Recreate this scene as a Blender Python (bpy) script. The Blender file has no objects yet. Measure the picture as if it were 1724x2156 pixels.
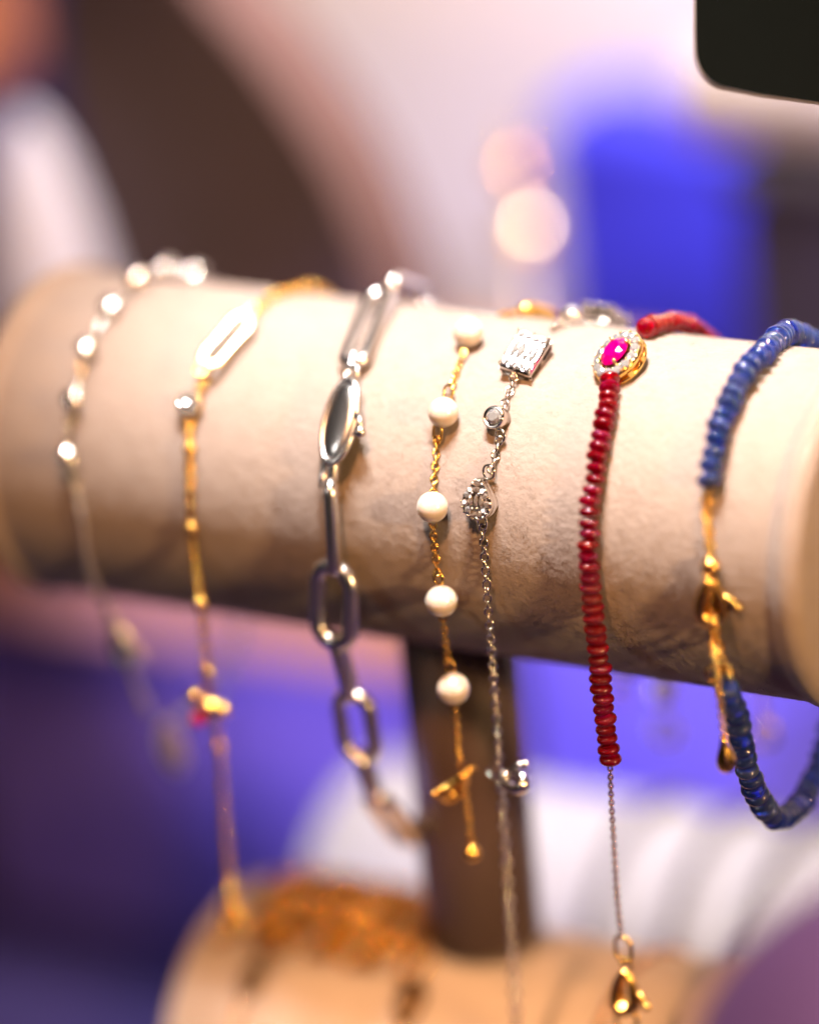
import bpy, bmesh, math, random
import numpy as np
from mathutils import Vector, Matrix
random.seed(7); rng = np.random.default_rng(11)
sc = bpy.context.scene
C = sc.collection
MM = 0.001
# ------------------------------------------------------------------ camera
IW, IH = 1724.0, 2156.0                      # pixel grid the photograph was measured on
FPX = 9325.85
CP = np.array([0.31103, -0.52645, 0.24803])
CV = np.array([-0.47713, 0.79122, -0.38252]); CV /= np.linalg.norm(CV)
CR = np.array([0.87101, 0.48368, -0.08599]); CR -= CV * (CR @ CV); CR /= np.linalg.norm(CR)
CU = np.cross(CR, CV)
FOCUS = 0.628
cam_d = bpy.data.cameras.new('camera'); cam = bpy.data.objects.new('camera', cam_d); C.objects.link(cam)
m = Matrix.Identity(4)
for i in range(3):
    m[i][0] = CR[i]; m[i][1] = CU[i]; m[i][2] = -CV[i]; m[i][3] = CP[i]
cam.matrix_world = m
cam_d.sensor_fit = 'VERTICAL'; cam_d.sensor_height = 36.0; cam_d.lens = FPX / IH * 36.0
cam_d.clip_start = 0.02; cam_d.clip_end = 20
cam_d.dof.use_dof = True; cam_d.dof.focus_distance = FOCUS; cam_d.dof.aperture_fstop = 3.3
sc.camera = cam
# ------------------------------------------------------------------ world, lamps, exposure
w = bpy.data.worlds.new('World'); sc.world = w; w.use_nodes = True
w.node_tree.nodes['Background'].inputs[0].default_value = (0.34, 0.27, 0.27, 1)
w.node_tree.nodes['Background'].inputs[1].default_value = 0.03
sc.view_settings.view_transform = 'Standard'; sc.view_settings.look = 'None'
sc.view_settings.exposure = 0.0; sc.view_settings.gamma = 1.0
sc.render.engine = 'CYCLES'
sc.cycles.use_denoising = True
sc.cycles.max_bounces = 8; sc.cycles.transmission_bounces = 8; sc.cycles.glossy_bounces = 5
sc.cycles.sample_clamp_indirect = 4.0; sc.cycles.sample_clamp_direct = 0.0
sc.cycles.caustics_reflective = False; sc.cycles.caustics_refractive = False
sc.cycles.blur_glossy = 0.5

def lamp(name, loc, aim, power, size, col, spot=None):
    if spot:
        d = bpy.data.lights.new(name, 'SPOT'); d.spot_size = math.radians(spot); d.spot_blend = 0.6
        d.shadow_soft_size = size / 2
    else:
        d = bpy.data.lights.new(name, 'AREA'); d.shape = 'DISK'; d.size = size
    d.energy = power; d.color = col
    o = bpy.data.objects.new(name, d); C.objects.link(o)
    o.location = loc
    o.rotation_euler = (Vector(aim) - Vector(loc)).to_track_quat('-Z', 'Y').to_euler()
    return o
KEY = (1.0, 0.955, 0.93)
for i, dx in enumerate((-0.045, 0.0, 0.045)):
    lamp('case_spot', (0.03 + dx, -0.045 - 0.010 * i, 0.40), (0.016 + dx * .3, 0, 0), 6.5, 0.028, KEY, 25)
lamp('warm_spot', (0.06, -0.22, 0.34), (0.03, -0.01, 0.0), 1.25, 0.03, (1.0, 0.45, 0.17))
lamp('front_fill', (-0.45, -0.75, 0.45), (0.0, 0.0, 0.0), 0.6, 0.18, (1.0, 0.93, 0.88))  # added soft lamp out of view, for broad reflections on metal, beads and pearls
lamp('warm_fill', (0.42, -0.16, 0.12), (0.07, -0.01, 0.0), 1.7, 0.04, (1.0, 0.58, 0.24))
lamp('tier_spot', (0.06, -0.36, 0.30), (0.0, -0.02, -0.122), 20.0, 0.03, (1.0, 0.56, 0.27), 13)
lamp('back_spot', (0.03, 0.13, 0.44), (-0.07, 0.33, 0.02), 20.0, 0.08, (1.0, 0.89, 0.83), 75)
lamp('blue_fill', (-0.02, 0.045, -0.005), (-0.02, 0.127, -0.10), 0.46, 0.01, (0.74, 0.66, 1.0), 110)  # added lamp hidden behind the bar to brighten the blue block
lamp('shelf_spot', (0.02, 0.06, 0.40), (-0.04, 0.17, -0.10), 0.55, 0.04, (1.0, 0.78, 0.62))
lamp('violet_fill', (-0.28, -0.03, -0.13), (-0.06, 0.07, -0.09), 5.5, 0.03, (0.55, 0.44, 1.0), 44)  # added lamp out of view, throws violet onto the riser front
lamp('blue_fill', (0.25, 0.06, 0.24), (0.075, 0.25, 0.03), 11.5, 0.03, (0.62, 0.60, 1.0), 42)  # added lamp out of view at the right, brightens the blue plinth

# ------------------------------------------------------------------ pixel helpers
R = 0.025
def ray(x, y): return CV + CR * ((x - IW / 2) / FPX) - CU * ((y - IH / 2) / FPX)
def S(x, y, off=0.0):                         # pixel -> point on the bar, off metres proud of it
    d = ray(x, y); r = R + off
    a = d[1]**2 + d[2]**2; b = CP[1]*d[1] + CP[2]*d[2]; q = CP[1]**2 + CP[2]**2 - r*r
    s = max(b*b - a*q, 0.0)
    return CP + (-b - math.sqrt(s)) / a * d
def V(x, y, Y):                               # pixel -> vertical plane at Y
    d = ray(x, y); return CP + (Y - CP[1]) / d[1] * d
def PX(x, y, X):                              # pixel -> plane across the bar at X
    d = ray(x, y); return CP + (X - CP[0]) / d[0] * d
def DZ(x, y, t): return CP + ray(x, y) * t
def PZ(x, y, z):
    d = ray(x, y); return CP + (z - CP[2]) / d[2] * d
def ang(X, a, off):                           # point on the bar: a = degrees from the front, 90 = top, 180 = back
    a = math.radians(a); r = R + off
    return np.array([X, -r * math.cos(a), r * math.sin(a)])
def nrm(v): v = np.asarray(v, float); return v / np.linalg.norm(v)
def radial(p):
    if p[2] < 0: return np.array([0, -1.0, 0]) if p[1] < 0 else np.array([0, 1.0, 0])
    return nrm([0, p[1], p[2]])

# ------------------------------------------------------------------ materials
def mat(name, col, rough=0.5, metal=0.0, **kw):
    m = bpy.data.materials.new(name); m.use_nodes = True
    b = m.node_tree.nodes['Principled BSDF']
    b.inputs['Base Color'].default_value = (*col, 1); b.inputs['Roughness'].default_value = rough
    b.inputs['Metallic'].default_value = metal
    for k, v in kw.items():
        k = k.replace('_', ' ')
        if k in b.inputs: b.inputs[k].default_value = v
    return m
def N(m, t): return m.node_tree.nodes.new(t)
def L(m, a, b): m.node_tree.links.new(a, b)
def noise_color(m, c1, c2, scale, detail=4, bump=0.0, bscale=None, dist=0.0005, rand=0.0):
    b = m.node_tree.nodes['Principled BSDF']
    tc = N(m, 'ShaderNodeTexCoord'); n = N(m, 'ShaderNodeTexNoise'); r = N(m, 'ShaderNodeValToRGB')
    n.inputs['Scale'].default_value = scale; n.inputs['Detail'].default_value = detail
    L(m, tc.outputs['Object'], n.inputs['Vector']); L(m, n.outputs['Fac'], r.inputs['Fac'])
    r.color_ramp.elements[0].position = 0.3; r.color_ramp.elements[1].position = 0.7
    r.color_ramp.elements[0].color = (*c1, 1); r.color_ramp.elements[1].color = (*c2, 1)
    L(m, r.outputs['Color'], b.inputs['Base Color'])
    if bump:
        n2 = N(m, 'ShaderNodeTexNoise'); n2.inputs['Scale'].default_value = bscale or scale * 3; n2.inputs['Detail'].default_value = 5
        bp = N(m, 'ShaderNodeBump'); bp.inputs['Strength'].default_value = bump; bp.inputs['Distance'].default_value = dist
        L(m, tc.outputs['Object'], n2.inputs['Vector']); L(m, n2.outputs['Fac'], bp.inputs['Height']); L(m, bp.outputs['Normal'], b.inputs['Normal'])
def vary(m, cols, rough=None):                # each piece takes its own colour
    b = m.node_tree.nodes['Principled BSDF']
    oi = N(m, 'ShaderNodeObjectInfo'); r = N(m, 'ShaderNodeValToRGB')
    L(m, oi.outputs['Random'], r.inputs['Fac'])
    e = r.color_ramp.elements
    while len(e) < len(cols): e.new(0.5)
    for i, c in enumerate(cols):
        e[i].position = i / (len(cols) - 1); e[i].color = (*c, 1)
    L(m, r.outputs['Color'], b.inputs['Base Color'])
    return r

M = {}
suede = M['suede'] = mat('beige suede', (0.56, 0.46, 0.39), 0.95, Sheen_Weight=0.25, Sheen_Roughness=0.5)
noise_color(suede, (0.352, 0.281, 0.242), (0.380, 0.308, 0.268), 260, 5, 0.6, 900, 0.0003)
fib = M['fibre'] = mat('suede fibre', (0.60, 0.50, 0.43), 0.9, Sheen_Weight=0.2)
noise_color(fib, (0.356, 0.286, 0.246), (0.400, 0.328, 0.286), 420, 4)
M['silver'] = mat('white gold', (0.86, 0.84, 0.81), 0.13, 1.0)
M['steel'] = mat('polished silver', (0.94, 0.93, 0.92), 0.26, 1.0)
M['gold'] = mat('yellow gold', (1.0, 0.62, 0.16), 0.16, 1.0)
M['oldgold'] = mat('deep orange gold', (0.80, 0.40, 0.08), 0.14, 1.0)
M['shell'] = mat('pale satin silver', (.78, .75, .80), .35, 0.4)
M['peachgold'] = mat('satin peach gold', (.90, .48, .28), .3, 0.9)
M['satingold'] = mat('satin yellow gold', (.95, .76, .50), .3, 0.9)
M['shade'] = mat('dark bronze', (.10, .055, .025), .4, 0.7)  # dark colour of the drops that imitate shadows
M['gunmetal'] = mat('grey gunmetal', (.16, .14, .14), .4, 0.8)
M['palegold'] = mat('pale polished gold', (1.0, 0.80, 0.45), 0.24, 1.0)
M['rosechain'] = mat('oxidised rose gold', (0.75, 0.48, 0.32), 0.2, 1.0)
M['pearl'] = mat('pearl', (0.80, 0.70, 0.58), 0.20, 0.0, Coat_Weight=1.0, Coat_Roughness=0.09, Coat_IOR=1.9, Sheen_Weight=0.3, Sheen_Roughness=0.3, Subsurface_Weight=0.15, Subsurface_Scale=0.001)
rub = M['ruby'] = mat('ruby bead', (0.5, 0.0, 0.05), 0.03, 0.0, Subsurface_Weight=1.0, Subsurface_Scale=0.002, IOR=1.55, Transmission_Weight=0.8)
rub.node_tree.nodes['Principled BSDF'].inputs['Subsurface Radius'].default_value = (1.0, 0.1, 0.15)
vary(rub, [(0.62, 0.0, 0.02), (0.50, 0.0, 0.01), (0.66, 0.0, 0.09), (0.62, 0.0, 0.003), (0.64, 0.0, 0.04)])
sap = M['sapphire'] = mat('sapphire bead', (0.05, 0.12, 0.6), 0.03, 0.0, Subsurface_Weight=1.0, Subsurface_Scale=0.002, IOR=1.55, Transmission_Weight=0.84)
sap.node_tree.nodes['Principled BSDF'].inputs['Subsurface Radius'].default_value = (0.1, 0.2, 1.0)
vary(sap, [(0.05, 0.12, 0.72), (0.11, 0.24, 0.90), (0.18, 0.28, 0.86), (0.05, 0.15, 0.80), (0.22, 0.36, 0.95)])
M['pink'] = mat('pink ruby stone', (0.85, 0.0, 0.22), 0.06, 0.0, Transmission_Weight=0.35, IOR=1.75, Coat_Weight=0.5, Coat_Roughness=0.02, Subsurface_Weight=0.4, Subsurface_Scale=0.001)
M['red'] = mat('small red stone', (0.6, 0.0, 0.05), 0.1, 0.0, Coat_Weight=0.5)
dia = M['diamond'] = mat('diamond', (0.86, 0.86, 0.87), 0.06, 0.55, Transmission_Weight=0.3, IOR=2.2, Coat_Weight=1.0, Coat_Roughness=0.05, Coat_IOR=2.0)
M['champagne'] = mat('champagne diamond', (0.62, 0.51, 0.43), 0.07, 0.5, Transmission_Weight=0.3, IOR=2.2, Coat_Weight=1.0, Coat_Roughness=0.05, Coat_IOR=2.0)
M['brown'] = mat('brown velvet', (0.070, 0.042, 0.045), 0.9, Sheen_Weight=0.2)
noise_color(M['brown'], (0.058, 0.041, 0.050), (0.072, 0.050, 0.062), 60, 3, 0.3, 800)
M['pinkedge'] = mat('dusty pink suede', (0.15, 0.085, 0.085), 0.9); noise_color(M['pinkedge'], (0.14, 0.08, 0.08), (0.165, 0.095, 0.095), 50, 3, 0.3, 800)
M['post'] = mat('brown post lacquer', (0.11, 0.075, 0.07), 0.45); noise_color(M['post'], (0.10, 0.065, 0.06), (0.125, 0.085, 0.08), 80, 3)
M['white'] = mat('white suede', (0.80, 0.76, 0.74), 0.9); noise_color(M['white'], (0.76, 0.72, 0.70), (0.84, 0.80, 0.78), 70, 3, 0.4, 700)
M['lilac'] = mat('lilac white suede', (0.62, 0.65, 0.86), 0.9); noise_color(M['lilac'], (0.60, 0.63, 0.84), (0.64, 0.67, 0.88), 70, 3, 0.4, 700)
M['palegrey'] = mat('pale grey suede', (0.36, 0.33, 0.32), 0.9); noise_color(M['palegrey'], (0.25, 0.235, 0.23), (0.29, 0.27, 0.265), 70, 3, 0.4, 700)
M['wall'] = mat('warm white panel', (0.80, 0.74, 0.72), 0.85); noise_color(M['wall'], (0.78, 0.72, 0.70), (0.82, 0.76, 0.74), 12, 3, 0.1, 300)
M['blue'] = mat('blue velvet', (0.05, 0.05, 0.62), 0.85); noise_color(M['blue'], (0.030, 0.030, 0.58), (0.042, 0.045, 0.72), 25, 3, 0.4, 700)
M['violet'] = mat('violet velvet', (0.13, 0.09, 0.42), 0.85, Sheen_Weight=0.2); noise_color(M['violet'], (0.11, 0.075, 0.36), (0.15, 0.105, 0.47), 22, 3, 0.4, 700)
M['plum'] = mat('plum velvet', (0.17, 0.12, 0.55), 0.9); noise_color(M['plum'], (0.15, 0.105, 0.50), (0.19, 0.135, 0.60), 30, 3, 0.4, 700)
M['periwinkle'] = mat('violet blue velvet', (0.14, 0.12, 0.68), 0.9); noise_color(M['periwinkle'], (0.11, 0.095, 0.60), (0.18, 0.155, 0.76), 30, 3, 0.4, 700)
M['navy'] = mat('navy velvet', (0.03, 0.022, 0.09), 0.85); noise_color(M['navy'], (0.030, 0.022, 0.12), (0.042, 0.030, 0.155), 20, 3, 0.4, 700)
M['black'] = mat('black glass', (0.006, 0.008, 0.007), 0.25, Coat_Weight=0.2); noise_color(M['black'], (0.006, 0.008, 0.007), (0.008, 0.010, 0.009), 20, 2)
M['rim'] = mat('pale satin metal rim', (0.62, 0.58, 0.56), 0.4, 0.6); noise_color(M['rim'], (0.58, 0.54, 0.52), (0.66, 0.62, 0.60), 40, 2)
M['grey'] = mat('grey suede', (0.42, 0.39, 0.39), 0.9); noise_color(M['grey'], (0.38, 0.35, 0.35), (0.46, 0.43, 0.43), 60, 3, 0.3, 700)
M['dark'] = mat('near black velvet', (0.018, 0.013, 0.02), 0.9); noise_color(M['dark'], (0.015, 0.011, 0.017), (0.022, 0.016, 0.025), 60, 3)
M['tan'] = mat('tan suede', (0.46, 0.24, 0.13), 0.9); noise_color(M['tan'], (0.43, 0.22, 0.115), (0.49, 0.26, 0.145), 60, 3, .3, 700)
M['terracotta'] = mat('terracotta suede', (0.35, 0.12, 0.05), 0.9); noise_color(M['terracotta'], (0.30, 0.10, 0.04), (0.40, 0.14, 0.06), 60, 3)

# ------------------------------------------------------------------ mesh builders (each returns a mesh)
def mesh(name, v, f, material, smooth=True):
    me = bpy.data.meshes.new(name); me.from_pydata([tuple(p) for p in v], [], f); bm = bmesh.new(); bm.from_mesh(me); bmesh.ops.recalc_face_normals(bm, faces=bm.faces); bm.to_mesh(me); bm.free()
    me.update(); me.materials.append(material)
    if smooth: me.shade_smooth()
    return me
def merge(*parts):
    V_, F_ = [], []
    for v, f in parts:
        o = len(V_); V_ += [tuple(p) for p in v]; F_ += [tuple(i + o for i in q) for q in f]
    return V_, F_
def lathe(prof, seg=20, sx=1.0, sy=1.0):      # profile (r, z) from bottom to top, closed at both ends when r = 0
    v, f = [], []
    for r, z in prof:
        for k in range(seg):
            a = 2 * math.pi * k / seg; v.append((r * math.cos(a) * sx, r * math.sin(a) * sy, z))
    for i in range(len(prof) - 1):
        for k in range(seg):
            f.append((i*seg + k, i*seg + (k+1) % seg, (i+1)*seg + (k+1) % seg, (i+1)*seg + k))
    f.append(tuple(reversed(range(seg)))); f.append(tuple((len(prof)-1)*seg + k for k in range(seg)))
    return v, f
def tube(pts, rad, seg=8, closed=False, flat=1.0, up=None):
    pts = [np.asarray(p, float) for p in pts]; n = len(pts)
    rads = rad if hasattr(rad, '__len__') else [rad] * n
    v, f = [], []
    nv = None
    for i in range(n):
        a = pts[i-1] if (closed or i > 0) else pts[i]; b = pts[(i+1) % n] if (closed or i < n-1) else pts[i]
        t = nrm(b - a)
        if up is not None: nv = np.asarray(up, float)
        elif nv is None: nv = np.array([0, 0, 1.0]) if abs(t[2]) < 0.9 else np.array([1.0, 0, 0])
        nv = nrm(nv - t * (nv @ t)); bv = np.cross(t, nv)
        for k in range(seg):
            q = 2 * math.pi * k / seg
            v.append(pts[i] + rads[i] * (math.cos(q) * bv + math.sin(q) * nv * flat))
    for i in range(n if closed else n - 1):
        j = (i + 1) % n
        for k in range(seg): f.append((i*seg + k, j*seg + k, j*seg + (k+1) % seg, i*seg + (k+1) % seg)[::-1])
    if not closed:
        f.append(tuple(range(seg))); f.append(tuple(reversed(range((n-1)*seg, n*seg))))
    return v, f
def oval(Ln, W, n=20):                        # stadium loop in the XZ plane, long side along Z
    r = W / 2; h = max(Ln / 2 - r, 0); out = []
    for k in range(n):
        a = 2 * math.pi * k / n
        out.append((r * math.cos(a), 0, r * math.sin(a) + (h if math.sin(a) >= 0 else -h)))
    return out
def link_vf(Ln, W, wire, n=16, seg=7, flat=1.0): return tube(oval(Ln - wire, W - wire, n), wire / 2, seg, True, flat, up=(0, 1, 0))
def rbox(sx, sy, sz, b=0.1):                  # box with chamfered edges, centred
    v, f = [], []
    hx, hy, hz = sx/2, sy/2, sz/2
    ring = []
    for z, ins in ((-hz, b), (-hz + b, 0), (hz - b, 0), (hz, b)):
        x, y = hx - ins, hy - ins
        ring.append([(x - b, y), (-x + b, y), (-x, y - b), (-x, -y + b), (-x + b, -y), (x - b, -y), (x, -y + b), (x, y - b)])
        v += [(p[0], p[1], z) for p in ring[-1]]
    for i in range(3):
        for k in range(8): f.append((i*8 + k, i*8 + (k+1) % 8, (i+1)*8 + (k+1) % 8, (i+1)*8 + k))
    f.append(tuple(reversed(range(8)))); f.append(tuple(range(24, 32)))
    return v, f
def gem(rx, ry, h=0.5, n=8, depth=0.8):      # faceted brilliant: table up, girdle at z = 0
    v = []; s = min(rx, ry)
    for k in range(n): a = 2*math.pi*(k+.5)/n; v.append((rx*.55*math.cos(a), ry*.55*math.sin(a), h*s))
    for k in range(n): a = 2*math.pi*k/n; v.append((rx*.82*math.cos(a), ry*.82*math.sin(a), h*s*.6))
    for k in range(2*n): a = 2*math.pi*k/(2*n); v.append((rx*math.cos(a), ry*math.sin(a), 0))
    for k in range(n): a = 2*math.pi*(k+.5)/n; v.append((rx*.5*math.cos(a), ry*.5*math.sin(a), -depth*s*.5))
    v.append((0, 0, -depth*s))
    T, K, G, P, Cc = 0, n, 2*n, 4*n, 5*n
    f = [tuple(range(n))]
    for k in range(n):
        k1 = (k+1) % n
        f += [(T+k, K+k1, T+k1) if False else (T+k, K+k1, T+k1)]
        f += [(K+k, K+k1, T+k)] if False else []
        f += [(T+k, K+k, G+2*k+1), (T+k, G+2*k+1, K+k1)]
        f += [(K+k, G+2*k, G+2*k+1), (K+k1, G+2*k+1, G+(2*k+2) % (2*n))]
        f += [(G+2*k, P+k, G+2*k+1), (G+2*k+1, P+k, G+(2*k+2) % (2*n)), (P+k, Cc, P+k1), (P+k, P+k1, G+(2*k+2) % (2*n))]
    return v, f
def loft(rings):
    v = [p for r_ in rings for p in r_]; n_ = len(rings[0]); f = []
    for i in range(len(rings)-1):
        for k in range(n_): f.append((i*n_+k, i*n_+(k+1) % n_, (i+1)*n_+(k+1) % n_, (i+1)*n_+k))
    f.append(tuple(reversed(range(n_)))); f.append(tuple(range((len(rings)-1)*n_, len(rings)*n_)))
    return v, f
def sphere(r, seg=14, rings=9, sz=1.0):
    return lathe([(max(r*math.sin(math.pi*i/rings), r*1e-3), -r*sz*math.cos(math.pi*i/rings)) for i in range(rings+1)], seg)
def moved(vf, loc=(0,0,0), mat3=None):
    v, f = vf; out = []
    for p in v:
        p = np.asarray(p, float)
        if mat3 is not None: p = mat3 @ p
        out.append(p + np.asarray(loc))
    return out, f
def scaled(vf, s): return [np.asarray(p) * s for p in vf[0]], vf[1]

# ------------------------------------------------------------------ object helpers
def thing(name, label, cat, loc, group=None):
    o = bpy.data.objects.new(name, None); C.objects.link(o); o.location = [float(q) for q in loc]; o.empty_display_size = 0.005
    o['label'] = label; o['category'] = cat
    if group: o['group'] = group
    return o
def root_loc(o):
    p = Vector((0, 0, 0)); return o.matrix_basis
def worldm(o):
    mtx = o.matrix_basis.copy()
    while o.parent: o = o.parent; mtx = o.matrix_basis @ mtx
    return mtx
def put(name, me, parent=None, mtx=None, label=None, kind=None):
    o = bpy.data.objects.new(name, me); C.objects.link(o)
    mtx = mtx or Matrix.Identity(4)
    if parent:
        o.parent = parent; o.matrix_basis = worldm(parent).inverted() @ mtx
    else: o.matrix_basis = mtx
    if label: o['label'] = label
    if kind: o['kind'] = kind
    return o
def tag(o, label, cat, group=None):
    o['label'] = label; o['category'] = cat
    if group: o['group'] = group
    return o
def frame(p, z, x=(1, 0, 0), roll=0.0, s=1.0):   # local Z along z, local X near x
    z = nrm(z); x = np.asarray(x, float); x = x - z * (x @ z)
    if np.linalg.norm(x) < 1e-6: x = np.array([0, 1.0, 0]) - z * z[1]
    x = nrm(x); y = np.cross(z, x)
    if roll: x, y = x * math.cos(roll) + y * math.sin(roll), -x * math.sin(roll) + y * math.cos(roll)
    mm = Matrix.Identity(4)
    for i in range(3): mm[i][0] = x[i] * s; mm[i][1] = y[i] * s; mm[i][2] = z[i] * s; mm[i][3] = p[i]
    return mm
def spline(pts, n=12):                        # Catmull-Rom through the points
    P = [np.asarray(p, float) for p in pts]; P = [2*P[0] - P[1]] + P + [2*P[-1] - P[-2]]
    out = []
    for i in range(1, len(P) - 2):
        for k in range(n):
            t = k / n; a, b, c, d = P[i-1:i+3]
            out.append(0.5 * ((2*b) + (-a + c)*t + (2*a - 5*b + 4*c - d)*t*t + (-a + 3*b - 3*c + d)*t**3))
    out.append(P[-2]); return out
def walk(pts, step, start=0.0, end=0.0):      # points every step along a polyline, with tangents
    P = np.array(pts); seg = np.linalg.norm(np.diff(P, axis=0), axis=1); cum = np.concatenate([[0], np.cumsum(seg)])
    n = max(int(round((cum[-1] - start - end) / step)), 1); out = []
    for k in range(n + 1):
        s = start + (cum[-1] - start - end) * k / n
        p = np.array([np.interp(s, cum, P[:, i]) for i in range(3)])
        q = np.array([np.interp(min(s + step*.5, cum[-1]), cum, P[:, i]) for i in range(3)]) - np.array([np.interp(max(s - step*.5, 0), cum, P[:, i]) for i in range(3)])
        out.append((p, nrm(q)))
    return out
LINKS = {}
def link_mesh(Ln, W, wire, m, flat=1.0, n=14, seg=6):
    k = (Ln, W, wire, m, flat)
    if k not in LINKS: LINKS[k] = mesh('link', *scaled(link_vf(Ln, W, wire, n, seg, flat), MM), M[m])
    return LINKS[k]
def chain(parent, pts, m, Ln=1.5, W=1.25, wire=0.32, jitter=0.15, start=0.0, end=0.0, name='link', turn=0.5):
    step = (Ln - 1.55 * wire) * MM; me = link_mesh(Ln, W, wire, m)
    for i, (p, t) in enumerate(walk(pts, step, start, end)):
        n = radial(p); side = np.cross(t, n)
        r = turn + (math.pi/2 if i % 2 else 0) + random.uniform(-jitter, jitter) * 2
        x = side * math.cos(r) + n * math.sin(r)
        put(name, me, parent, frame(p, t, x))
def beads(parent, pts, me_list, pitch, start=0, end=0, tilt=0.08, rs=0.06, name='bead'):
    for i, (p, t) in enumerate(walk(pts, pitch, start, end)):
        t2 = nrm(t + rng.normal(0, tilt, 3))
        side = nrm(np.cross(t, [0, 0, 1]) if abs(t[2]) < .9 else np.cross(t, [0, 1, 0]))
        p2 = p + rng.normal(0, 0.00008, 3)
        put(name, random.choice(me_list), parent, frame(p2, t2, side, random.uniform(0, 6), 1 + random.uniform(-rs, rs)))
def rondelle(d, th, m, seg=20):
    r, h = d/2*MM, th/2*MM; prof = [(0.16*r, -h)]
    for i in range(9):
        a = -math.pi/2 + math.pi*i/8
        prof.append((r*(0.34 + 0.66*abs(math.cos(a))**.9) if abs(math.cos(a)) > 1e-6 else r*.34, h*math.sin(a)))
    prof.append((0.16*r, h))
    return mesh('bead', *lathe(prof, seg), M[m])
def lobster(parent, mtx, m, Ln=8.0, W=4.6, label=None):
    """claw clasp: teardrop body, thumb lever and end ring; local Z runs from the hook to the ring."""
    loop, rad = [], []
    for k in range(26):
        a = 2*math.pi*k/26
        z = math.cos(a); x = math.sin(a) * (0.62 + 0.30 * (-z))          # wide at the hook, narrow at the ring
        loop.append((x*W/2*MM, 0, z*Ln*.42*MM)); rad.append((0.62 + 0.28*(-z) + (0.25 if x < 0 else 0)) * MM * W/4.6)
    b = put('clasp', mesh('clasp', *tube(loop, rad, 8, True, 1.5, up=(0, 1, 0)), M[m]), parent, mtx, label)
    lv = merge(tube([(W*.36*MM, 0, .5*MM), (W*.62*MM, 0, -.2*MM), (W*.74*MM, 0, -1.0*MM)], [.45*MM, .4*MM, .35*MM], 8), moved(sphere(.62*MM), (W*.78*MM, 0, -1.3*MM)))
    put('lever', mesh('lever', *lv, M[m]), b, mtx)
    put('ring', mesh('ring', *moved(scaled(link_vf(2.4, 2.4, .5, 16, 7), MM), (0, 0, (Ln*.42 + 1.2)*MM)), M[m]), b, mtx)
    return b

# =================================================================== the setting
CZ = -0.165                                   # counter height
def sheet(name, x0, x1, y0, y1, z, m, kind='structure'):
    o = put(name, mesh(name, [(x0, y0, z), (x1, y0, z), (x1, y1, z), (x0, y1, z)], [(0, 1, 2, 3)], M[m], False)); o['kind'] = kind; return o
sheet('counter', -1.6, 1.2, -0.5, 0.75, CZ, 'navy')
def wallbox(name, x0, x1, y0, y1, z0, z1, m):
    v, f = rbox(x1-x0, y1-y0, z1-z0, 0.002)
    return put(name, mesh(name, v, f, M[m], False), None, Matrix.Translation(((x0+x1)/2, (y0+y1)/2, (z0+z1)/2)))
# back wall: white panel and the dark panel beside it
wx = V(560, 200, 0.33)[0]
o = wallbox('wall', wx, 1.2, 0.33, 0.35, CZ + .001, 0.6, 'wall'); o['kind'] = 'structure'
o = wallbox('wall', -1.6, wx - 0.002, 0.33, 0.35, CZ + .001, 0.6, 'navy'); o['kind'] = 'structure'

# =================================================================== display stand with two bars
stand = thing('bracelet_stand', 'two-tier beige suede bracelet stand on a dark brown post, holding the row of bracelets', 'display stand', (0, 0, CZ))
def bar_mesh(x0, x1, r, flange, fl=4.0*MM):
    """round bar along X with a padded collar at either end and softly rounded end faces"""
    prof = []
    def endp(s):
        X = x1 if s > 0 else x0
        pts = [(r, X - s*(fl + 1.2*MM)), (r - .12*MM, X - s*(fl + .35*MM)), (r + flange*.6, X - s*fl)]
        for k in range(7):
            a = math.pi/2*k/6; pts.append((r + flange - 2.2*MM + 2.2*MM*math.cos(a) , X - s*(2.2*MM - 2.2*MM*math.sin(a))))
        pts.append((r*.6, X + s*.6*MM)); pts.append((r*.02, X + s*.9*MM))
        return pts
    lp = endp(-1)[::-1]; rp = endp(1)
    mid = [(r, x0 + fl + 1.2*MM + (x1 - x0 - 2*fl - 2.4*MM)*k/24) for k in range(1, 24)]
    v, f = lathe(lp + mid + rp, 96)
    return [(p[2], p[0], p[1]) for p in v], f
ub = put('bar', mesh('bar', *bar_mesh(-0.0685, 0.0695, R, 0.9*MM), M['suede']), stand)
LBZ = -0.1035
lb = put('bar', mesh('bar', *bar_mesh(-0.0475, 0.0495, R, 0.9*MM), M['suede']), stand, Matrix.Translation((0, 0, LBZ)))
put('post', mesh('post', *moved(lathe([(.0090, -.0765), (.0089, -.0235)], 40), (0, 0, 0)), M['post'], True), stand)
put('post', mesh('post', *lathe([(.0090, CZ + .011), (.0090, LBZ - .0235)], 40), M['post'], True), stand)
put('base', mesh('base', *moved(rbox(.12, .09, .0115, .002), (0, 0, CZ + .0058)), M['post'], False), stand)
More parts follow.
